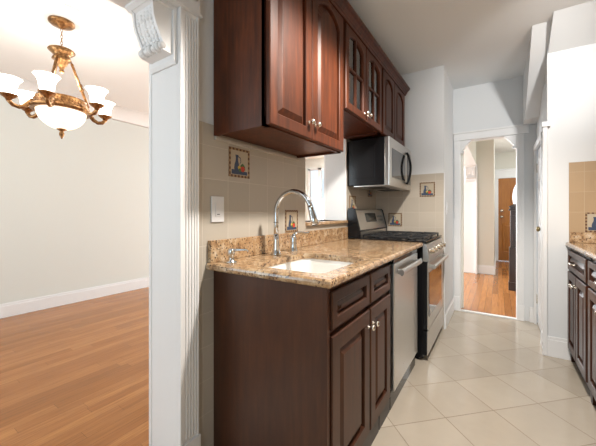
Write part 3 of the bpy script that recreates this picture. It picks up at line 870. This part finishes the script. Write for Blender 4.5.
# decorative tiles: a jug and fruit
def art_tile(label, axis, p, sgn, a0, z0, s=0.147, flip=False):
    am = a0 + s / 2; zm = z0 + s / 2
    t = thing('decorative_tile', label, 'decorative tile', (p, am, z0) if axis == 'x' else (am, p, z0), 'picture tiles set in the backsplash')
    def Pt(a, z, dd): 
        aa = am + (a if not flip else -a); return (p + sgn * dd, aa, zm + z) if axis == 'x' else (aa, p + sgn * dd, zm + z)
    h = s / 2
    m = mb('art_edge')
    sq = lambda q, dd: [Pt(-q, -q, dd), Pt(q, -q, dd), Pt(q, q, dd), Pt(-q, q, dd)]
    m.loops([sq(h, 0), sq(h, 0.003), sq(h * 0.84, 0.003), sq(h * 0.84, 0.002)], cap1=False); m.build('border', t)
    m = mb('art_bg'); m.loops([sq(h * 0.84, 0.0005), sq(h * 0.84, 0.0022)])
    def poly(mat, pts, dd):
        m.use(M[mat]); m.loops([[Pt(a * s, z * s, 0.0022) for a, z in pts], [Pt(a * s, z * s, 0.0022 + dd) for a, z in pts]])
    ell = lambda cx_, cz_, rx, rz, n=14: [(cx_ + rx * math.cos(2 * PI * i / n), cz_ + rz * math.sin(2 * PI * i / n)) for i in range(n)]
    poly('art_blue', [(-0.38, -0.40), (0.38, -0.40), (0.38, -0.28), (-0.38, -0.24)], 0.0004)
    poly('art_blue', [(-0.20, -0.34), (-0.06, -0.34), (-0.01, -0.2), (-0.03, -0.06), (-0.07, 0.05), (-0.08, 0.16), (-0.05, 0.27), (-0.2, 0.27), (-0.18, 0.16), (-0.19, 0.05), (-0.24, -0.06), (-0.26, -0.2)], 0.0008)
    poly('art_blue', [(-0.06, 0.2), (0.03, 0.16), (0.05, 0.05), (-0.01, -0.03), (0.015, -0.035), (0.075, 0.05), (0.05, 0.19), (-0.05, 0.23)], 0.0006)
    poly('art_green', [(0.0, -0.22), (0.06, -0.05), (0.16, 0.0), (0.26, -0.1), (0.28, -0.22), (0.1, -0.3)], 0.0009)
    poly('art_yellow', ell(-0.02, -0.16, 0.07, 0.07), 0.0011)
    poly('art_red', ell(0.15, -0.2, 0.10, 0.10), 0.0013)
    poly('art_green', ell(0.02, -0.24, 0.075, 0.06), 0.0012)
    m.build('picture', t)
    return t


PXL = XW + TT
art_tile('jug and fruit picture tile just under the tall wall cabinet', 'x', PXL, 1, 1.054, 1.306)
art_tile('jug and fruit picture tile behind the faucet, above the granite strip', 'x', PXL, 1, 1.527, 1.0025, 0.14)
art_tile('jug and fruit picture tile on the side wall behind the range backguard', 'x', PXL, 1, 2.50, 1.13)
art_tile('small dark picture tile close under the microwave', 'x', PXL, 1, 2.96, 1.285, 0.12)
art_tile('jug and fruit picture tile, higher one on the sunlit end wall', 'y', YF - TT, -1, -0.656, 1.282, 0.142)
art_tile('jug and fruit picture tile, lower one just above the gas burners', 'y', YF - TT, -1, -0.97, 0.98, 0.14)
art_tile('picture tile on the tan backsplash of the right counter', 'y', 3.077, -1, 0.5436, 0.98, 0.147)

# ------------------------------------------------------------------ dishwasher
t = thing('dishwasher', 'stainless steel dishwasher between sink cabinet and range', 'dishwasher', (-0.8, 2.06, 0))
m = mb('black'); m.box(XW + 0.06, -0.525, 1.724, 2.345, 0.10, 0.865, 0.002).box(XW + 0.1, -0.512, 1.73, 2.345, 0.0, 0.098); m.build('body', t)
m = mb('steel'); m.box(-0.525, -0.492, 1.745, 2.335, 0.105, 0.832, 0.006, 3); m.build('door', t)
m = mb('black_gloss'); m.box(-0.525, -0.496, 1.745, 2.335, 0.835, 0.862, 0.002); m.build('control_strip', t)
m = mb('steel')
hp = [(-0.492, 1.80, 0.775), (-0.462, 1.80, 0.775)]
m.box(-0.492, -0.452, 1.80, 1.825, 0.765, 0.795, 0.004).box(-0.492, -0.452, 2.255, 2.28, 0.765, 0.795, 0.004)
m.loops([[(-0.462 + 0.012 * math.cos(a), y, 0.78 + 0.02 * math.sin(a)) for a in [2 * PI * i / 14 for i in range(14)]] for y in (1.785, 1.79, 2.29, 2.295)], smooth=True)
m.build('handle', t)

# ------------------------------------------------------------------ gas range
RY0, RY1 = 2.435, 3.195
t = thing('gas_range', 'stainless and black gas range in the far corner', 'range', (-0.8, 2.81, 0))
m = mb('black'); m.box(XW + TT + 0.004, -0.475, RY0, RY1, 0.02, 0.895, 0.003); m.box(XW + 0.05, -0.51, RY0 + 0.02, RY1 - 0.02, 0.0, 0.03); m.build('body', t)
m = mb('black'); m.box(XW + 0.09, -0.452, RY0, RY1, 0.8955, 0.908, 0.004); m.build('cooktop', t)
m = mb('steel'); m.box(-0.446, -0.438, RY0 + 0.004, RY1 - 0.004, 0.24, 0.748, 0.003); m.use(M['black']).box(-0.475, -0.446, RY0 + 0.003, RY1 - 0.003, 0.238, 0.75, 0.002); od = m.build('oven_door', t)
m = mb('black_gloss'); m.box(-0.438, -0.4345, RY0 + 0.03, RY1 - 0.14, 0.335, 0.67, 0.001); m.build('oven_window', od)
m = mb('steel')
m.loops([[(-0.400 + 0.013 * math.cos(a), y, 0.715 + 0.015 * math.sin(a)) for a in [2 * PI * i / 14 for i in range(14)]] for y in (RY0 + 0.03, RY0 + 0.035, RY1 - 0.035, RY1 - 0.03)], smooth=True)
m.box(-0.438, -0.395, RY0 + 0.035, RY0 + 0.065, 0.70, 0.73, 0.004).box(-0.438, -0.395, RY1 - 0.065, RY1 - 0.035, 0.70, 0.73, 0.004)
m.build('oven_handle', od)
m = mb('steel'); m.box(-0.448, -0.440, RY0 + 0.004, RY1 - 0.004, 0.05, 0.228, 0.003); m.use(M['black']).box(-0.475, -0.448, RY0 + 0.003, RY1 - 0.003, 0.048, 0.23, 0.002); m.build('drawer', t)
m = mb('steel'); m.prism([(-0.475, 0.756), (-0.434, 0.756), (-0.432, 0.79), (-0.452, 0.885), (-0.475, 0.892)], 'y', RY0 + 0.004, RY1 - 0.004); m.build('control_panel', t)
for i in range(5):
    yy = RY0 + 0.10 + i * 0.14
    kb = mb('nickel'); kb.lathe([(0, 0), (0.024, 0), (0.024, 0.006), (0.019, 0.009), (0.017, 0.034), (0.012, 0.038), (0, 0.038)], (-0.443, yy, 0.825), 'x', 18); kb.box(-0.443, -0.403, yy - 0.004, yy + 0.004, 0.81, 0.84, 0.002)
    kb.build('burner_knob', t)
bk = mb('steel')
bk.prism([(-1.09, 0.909), (-0.985, 0.909), (-0.985, 0.965), (-1.03, 1.145), (-1.045, 1.155), (-1.09, 1.155)], 'y', RY0 + 0.02, RY1 - 0.01); o = bk.build('backguard', t)
for y0, y1 in ((RY0, RY0 + 0.02), (RY1 - 0.01, RY1)):
    m = mb('black'); m.prism([(-1.088, 0.909), (-0.98, 0.909), (-0.978, 0.968), (-1.024, 1.15), (-1.04, 1.162), (-1.088, 1.162)], 'y', y0, y1)
    m.build('end_cap', o)
nrm = Vector((0.18, 0, 0.045)).normalized()
def slant(m, y0, y1, s0, s1, th):
    a = Vector((-0.985, 0, 0.965)); b = Vector((-1.03, 0, 1.145)); L0 = a.lerp(b, s0); L1 = a.lerp(b, s1)
    pts = [Vector((L0.x, y0, L0.z)), Vector((L0.x, y1, L0.z)), Vector((L1.x, y1, L1.z)), Vector((L1.x, y0, L1.z))]
    m.loops([[tuple(p - nrm * 0.001) for p in pts], [tuple(p + nrm * th) for p in pts]])
m = mb('display'); slant(m, 2.66, 2.94, 0.40, 0.86, 0.002); m.build('display', o)
m = mb('pad')
for i in range(4):
    for j in range(2): slant(m, 2.97 + i * 0.04, 3.0 + i * 0.04, 0.42 + j * 0.2, 0.52 + j * 0.2, 0.002)
m.build('buttons', o)
m = mb('black'); slant(m, RY0 + 0.025, RY1 - 0.015, -0.03, 0.05, 0.003); m.build('vent_slot', o)
for bx in (-0.60, -0.85):
    for by in (2.60, 3.02):
        m = mb('iron'); m.lathe([(0, 0), (0.05, 0), (0.05, 0.006), (0.038, 0.008), (0.036, 0.016), (0.0, 0.018)], (bx, by, 0.908), 'z', 20); m.build('burner', t)
for y0, y1 in ((RY0 + 0.03, 2.80), (2.825, RY1 - 0.03)):
    m = mb('iron'); x0, x1 = -0.965, -0.475; zt = 0.935; r = 0.007
    m.box(x0, x1, y0, y0 + 0.012, zt - 0.012, zt, 0.002).box(x0, x1, y1 - 0.012, y1, zt - 0.012, zt, 0.002)
    m.box(x0, x0 + 0.012, y0, y1, zt - 0.012, zt, 0.002).box(x1 - 0.012, x1, y0, y1, zt - 0.012, zt, 0.002)
    ym = (y0 + y1) / 2; xm = (x0 + x1) / 2
    m.box(x0, x1, ym - 0.005, ym + 0.005, zt - 0.010, zt + 0.002, 0.002)
    for xx in (-0.60, -0.725, -0.85): m.box(xx - 0.005, xx + 0.005, y0, y1, zt - 0.010, zt + 0.002, 0.002)
    for xx in (x0, x1 - 0.012):
        for yy in (y0, y1 - 0.012): m.box(xx, xx + 0.012, yy, yy + 0.012, 0.908, zt, 0.001)
    m.build('grate', t)

# ------------------------------------------------------------------ microwave
MY0, MY1, MX, MZ0, MZ1 = 2.455, 3.185, -0.735, 1.345, 1.748
t = thing('microwave', 'over-the-range microwave with black case and steel door', 'microwave', (-0.92, 2.82, MZ0))
m = mb('black'); m.box(XW + TT + 0.002, MX - 0.04, MY0, MY1, MZ0 + 0.012, MZ1, 0.004)
m.box(XW + 0.07, MX - 0.12, MY0 - 0.003, MY0 + 0.004, MZ0 + 0.07, MZ1 - 0.06, 0.002); m.build('case', t)
m = mb('steel'); m.box(MX - 0.04, MX, MY0, MY1 - 0.175, MZ0, MZ1, 0.006); o = m.build('door', t)
m = mb('black_gloss'); m.box(MX, MX + 0.002, MY0 + 0.075, MY1 - 0.225, MZ0 + 0.075, MZ1 - 0.085, 0.0008); m.build('window', o)
m = mb('black'); 
pts = [(MX, MY1 - 0.20, MZ0 + 0.06)]
for i in range(13):
    q = -1 + 2 * i / 12
    pts.append((MX + 0.012 + 0.032 * (1 - q * q), MY1 - 0.20 + 0.025 * (1 - q * q) * 0, MZ0 + 0.20 + 0.145 * q))
pts.append((MX, MY1 - 0.20, MZ1 - 0.06))
m.tube(pts, 0.011, 12); m.build('handle', o)
m = mb('steel'); m.box(MX - 0.04, MX - 0.001, MY1 - 0.172, MY1, MZ0, MZ1, 0.006); o2 = m.build('control_panel', t)
m = mb('black_gloss'); m.box(MX - 0.001, MX + 0.002, MY1 - 0.15, MY1 - 0.02, MZ0 + 0.05, MZ1 - 0.05, 0.001); m.build('display', o2)
m = mb('steel'); m.box(XW + 0.06, MX - 0.045, MY0 + 0.02, MY1 - 0.02, MZ0 + 0.0, MZ0 + 0.0125, 0.003); bt = m.build('bottom_plate', t)
for y0, y1 in ((MY0 + 0.08, MY0 + 0.30), (MY1 - 0.30, MY1 - 0.08)):
    m = mb('dark_grey'); m.box(-0.98, -0.82, y0, y1, MZ0 - 0.004, MZ0 + 0.001); m.build('vent_filter', bt)

# ------------------------------------------------------------------ right-hand base cabinets
XR = 0.462


def right_cab(label, y0, y1, drawers, doors, knobside):
    t = thing('base_cabinet', label, 'base cabinet', (0.78, (y0 + y1) / 2, 0), 'base cabinets on the right side')
    b = mb('cherry_dark')
    b.box(XR, 1.088, y0, y0 + 0.018, 0.0, 0.868).box(XR, 1.088, y1 - 0.018, y1, 0.0, 0.868).box(XR, XR + 0.02, y0, y1, 0.10, 0.868).box(XR + 0.02, 1.088, y0 + 0.018, y1 - 0.018, 0.1, 0.118)
    b.build('body', t)
    for d0, d1 in drawers:
        m = mb('cherry_dark'); panel_front(m, XR - 0.001, -1, d0, d1, 0.70, 0.845, 0.021, 0.035); o = m.build('drawer', t)
        c_ = (d0 + d1) / 2
        hm = mb('nickel'); hm.tube([(XR - 0.02, c_ - 0.055, 0.775), (XR - 0.045, c_ - 0.053, 0.775), (XR - 0.052, c_ - 0.03, 0.775), (XR - 0.052, c_ + 0.03, 0.775), (XR - 0.045, c_ + 0.053, 0.775), (XR - 0.02, c_ + 0.055, 0.775)], 0.0055, 10); hm.build('pull', o)
    for (d0, d1), ks in zip(doors, knobside):
        m = mb('cherry_dark'); panel_front(m, XR - 0.001, -1, d0, d1, 0.105, 0.685, 0.021, 0.055); o = m.build('door', t)
        knob(o, XR - 0.022, d1 - 0.026 if ks > 0 else d0 + 0.026, 0.62, -1)
    m = mb('toe'); m.box(XR + 0.02, XR + 0.035, y0 + 0.02, y1 - 0.02, 0, 0.098); m.build('toe_kick', t)
    return t


right_cab('right side base cabinet with one drawer, beside the white wall', 2.452, 3.062, [(2.475, 3.045)], [(2.475, 2.757), (2.763, 3.045)], (1, -1))
right_cab('right side base cabinet at the right picture edge, nearer the viewer', 1.70, 2.448, [(1.72, 2.425)], [(1.72, 2.07), (2.076, 2.425)], (1, -1))
c = mb('granite')
o_ = lambda e, z: rrect(0.432 + e, 1.090, 1.68 + e, 3.0765, 0.004, z)
c.loops([o_(0.006, 0.869), o_(0.001, 0.875), o_(0, 0.884), o_(0.002, 0.893), o_(0.010, 0.899)])
tag(c.build('countertop', loc=(0.77, 2.4, 0.869)), 'granite countertop on the right hand cabinets', 'countertop')
tag(mb('granite').box(0.456, 1.088, 3.055, 3.0765, 0.8995, 0.978, 0.003).build('backsplash_ledge', loc=(0.78, 3.066, 0.9)), 'granite backsplash strip at the end of the right counter', 'backsplash')

# ------------------------------------------------------------------ chandelier
t = thing('chandelier', 'antique gold chandelier with lit white glass shades in the dining room', 'chandelier', (CHX, CHY, ZD))
K = 1.0435
m = mb('bronze'); m.lathe([(0, 0), (0.082, -0.0), (0.082, -0.01), (0.07, -0.022), (0.03, -0.034), (0.012, -0.046), (0, -0.05)], (CHX, CHY, ZD - 0.009), 'z', 28); m.build('canopy', t)
ch = mb('bronze')
zc_ = ZD - 0.055; i = 0
while zc_ > 2.345:
    ch.tube([(CHX + 0.007 * math.cos(a) * (1 if i % 2 else 0.0), CHY + 0.007 * math.cos(a) * (0 if i % 2 else 1), zc_ - 0.014 + 0.015 * math.sin(a)) for a in [2 * PI * k / 10 for k in range(11)]], 0.0022, 6)
    zc_ -= 0.024; i += 1
ch.build('chain', t)
m = mb('bronze'); m.lathe([(0, 0.0), (0.035, 0.0), (0.08, -0.004), (0.085, -0.012), (0.06, -0.035), (0.045, -0.05), (0.055, -0.06), (0.06, -0.075), (0.04, -0.09), (0.035, -0.11), (0.02, -0.13), (0.012, -0.15), (0.018, -0.16), (0.006, -0.175), (0, -0.18)], (CHX, CHY, 2.345), 'z', 28); m.build('hub', t)
RZ = 1.927; RR = 0.165
for k in range(3):
    a = math.radians(73 + 120 * k)
    p0 = Vector((CHX + 0.055 * math.cos(a), CHY + 0.055 * math.sin(a), 2.275)); p1 = Vector((CHX + RR * math.cos(a), CHY + RR * math.sin(a), RZ + 0.02))
    rd = mb('bronze'); P_ = [p0.lerp(p1, q) for q in (0, .04, .06, .48, .5, .53, .56, .6, .63, .65, 1)]
    rd.tube(P_, [0.005, 0.005, 0.010, 0.010, 0.016, 0.016, 0.011, 0.016, 0.016, 0.010, 0.010], 10); rd.build('rod', t)
rg = mb('bronze')
rp = [(RR - 0.045, 0.034), (RR - 0.03, 0.046), (RR - 0.008, 0.042), (RR - 0.008, 0.03), (RR + 0.010, -0.022), (RR + 0.026, -0.032), (RR + 0.020, -0.048), (RR - 0.02, -0.05), (RR - 0.03, -0.03)]
rg.loops([[(CHX + r * math.cos(2 * PI * i / 48), CHY + r * math.sin(2 * PI * i / 48), RZ + h) for r, h in rp] for i in range(48)], ring=True, smooth=True)
for i in range(48):
    a = 2 * PI * i / 48
    for zz in (-0.012, 0.004, 0.02):
        rg.lathe([(0, -0.006), (0.007, 0), (0, 0.006)], (CHX + (RR + 0.001 - zz * 0.3) * math.cos(a + (0.06 if zz > 0 else 0)), CHY + (RR + 0.001 - zz * 0.3) * math.sin(a + (0.06 if zz > 0 else 0)), RZ + zz), 'z', 6)
rg.build('ring', t)
bw = mb('bowl'); bp = [(RR - 0.012, -0.03)] + [((RR - 0.01) * math.cos(q), -0.035 - 0.145 * math.sin(q)) for q in [PI / 2 * i / 10 for i in range(11)]]
bw.lathe(bp, (CHX, CHY, RZ), 'z', 40); bw.build('bowl', t)
m = mb('bronze'); m.lathe([(0, 0.006), (0.03, 0.004), (0.034, 0), (0.02, -0.008), (0.012, -0.018), (0.017, -0.03), (0.016, -0.045), (0.008, -0.06), (0.004, -0.07), (0, -0.072)], (CHX, CHY, RZ - 0.178), 'z', 18); m.build('finial', t)
AR = 0.292
for k in range(6):
    a = math.radians(26 + 60 * k); ca, sa = math.cos(a), math.sin(a)
    Q = lambda r, z: (CHX + r * ca, CHY + r * sa, z)
    am = mb('bronze')
    am.tube([Q(RR, RZ - 0.01), Q(RR + 0.02, RZ - 0.03), Q(RR + 0.045, RZ - 0.06), Q(RR + 0.075, RZ - 0.075), Q(RR + 0.105, RZ - 0.068), Q(AR, RZ - 0.045), Q(AR, RZ - 0.02)], [0.018, 0.017, 0.015, 0.014, 0.014, 0.013, 0.012], 10)
    am.lathe([(0, -0.03), (0.014, -0.028), (0.018, -0.015), (0.034, -0.004), (0.048, 0.008), (0.05, 0.012), (0.03, 0.016), (0, 0.018)], Q(AR, RZ - 0.018), 'z', 16)
    ar = am.build('arm', t)
    sh = mb('shade')
    sp = [(0.028, 0.0), (0.036, 0.004), (0.042, 0.03), (0.046, 0.06), (0.054, 0.085), (0.068, 0.105), (0.073, 0.108), (0.07, 0.109), (0.052, 0.088), (0.043, 0.06), (0.039, 0.03), (0.033, 0.006)]
    c0 = Q(AR, RZ - 0.004)
    sh.loops([[(c0[0] + r * math.cos(2 * PI * i / 24), c0[1] + r * math.sin(2 * PI * i / 24), c0[2] + h) for r, h in sp] for i in range(24)], ring=True, smooth=True)
    sh.lathe([(0, 0.012), (0.012, 0.015), (0.02, 0.05), (0.016, 0.08), (0, 0.09)], c0, 'z', 12)
    sh.build('glass_shade', ar)
ld = bpy.data.lights.new('chandelier_glow', 'POINT'); ld.energy = 10; ld.color = (1.0, 0.97, 0.92); ld.shadow_soft_size = 0.10
lo = bpy.data.objects.new('chandelier_glow', ld); COL.objects.link(lo); lo.location = (CHX, CHY, 2.14)

# ------------------------------------------------------------------ kitchen ceiling lamp and added fill spot (above the frame)
LX, LY = -0.035, 1.36
ld = bpy.data.lights.new('ceiling_light_bulb', 'SPOT'); ld.spot_size = math.radians(140); ld.spot_blend = 0.4; ld.shadow_soft_size = 0.06; ld.energy = 205; ld.color = (1.0, 0.93, 0.85)
lo = bpy.data.objects.new('ceiling_light_bulb', ld); COL.objects.link(lo); lo.location = (LX, LY, ZC - 0.16)
# unseen fill spot added to brighten the doorway wall and right end wall
ld = bpy.data.lights.new('far_end_fill', 'SPOT'); ld.spot_size = math.radians(64); ld.spot_blend = 1.0; ld.shadow_soft_size = 0.05; ld.energy = 95; ld.color = (1.0, 0.98, 0.95)
lo = bpy.data.objects.new('far_end_fill', ld); COL.objects.link(lo); lo.location = (0.62, 1.7, ZC - 0.16)
lo.rotation_euler = (Vector((-0.08, 3.9, 1.92)) - Vector(lo.location)).to_track_quat('-Z', 'Y').to_euler()
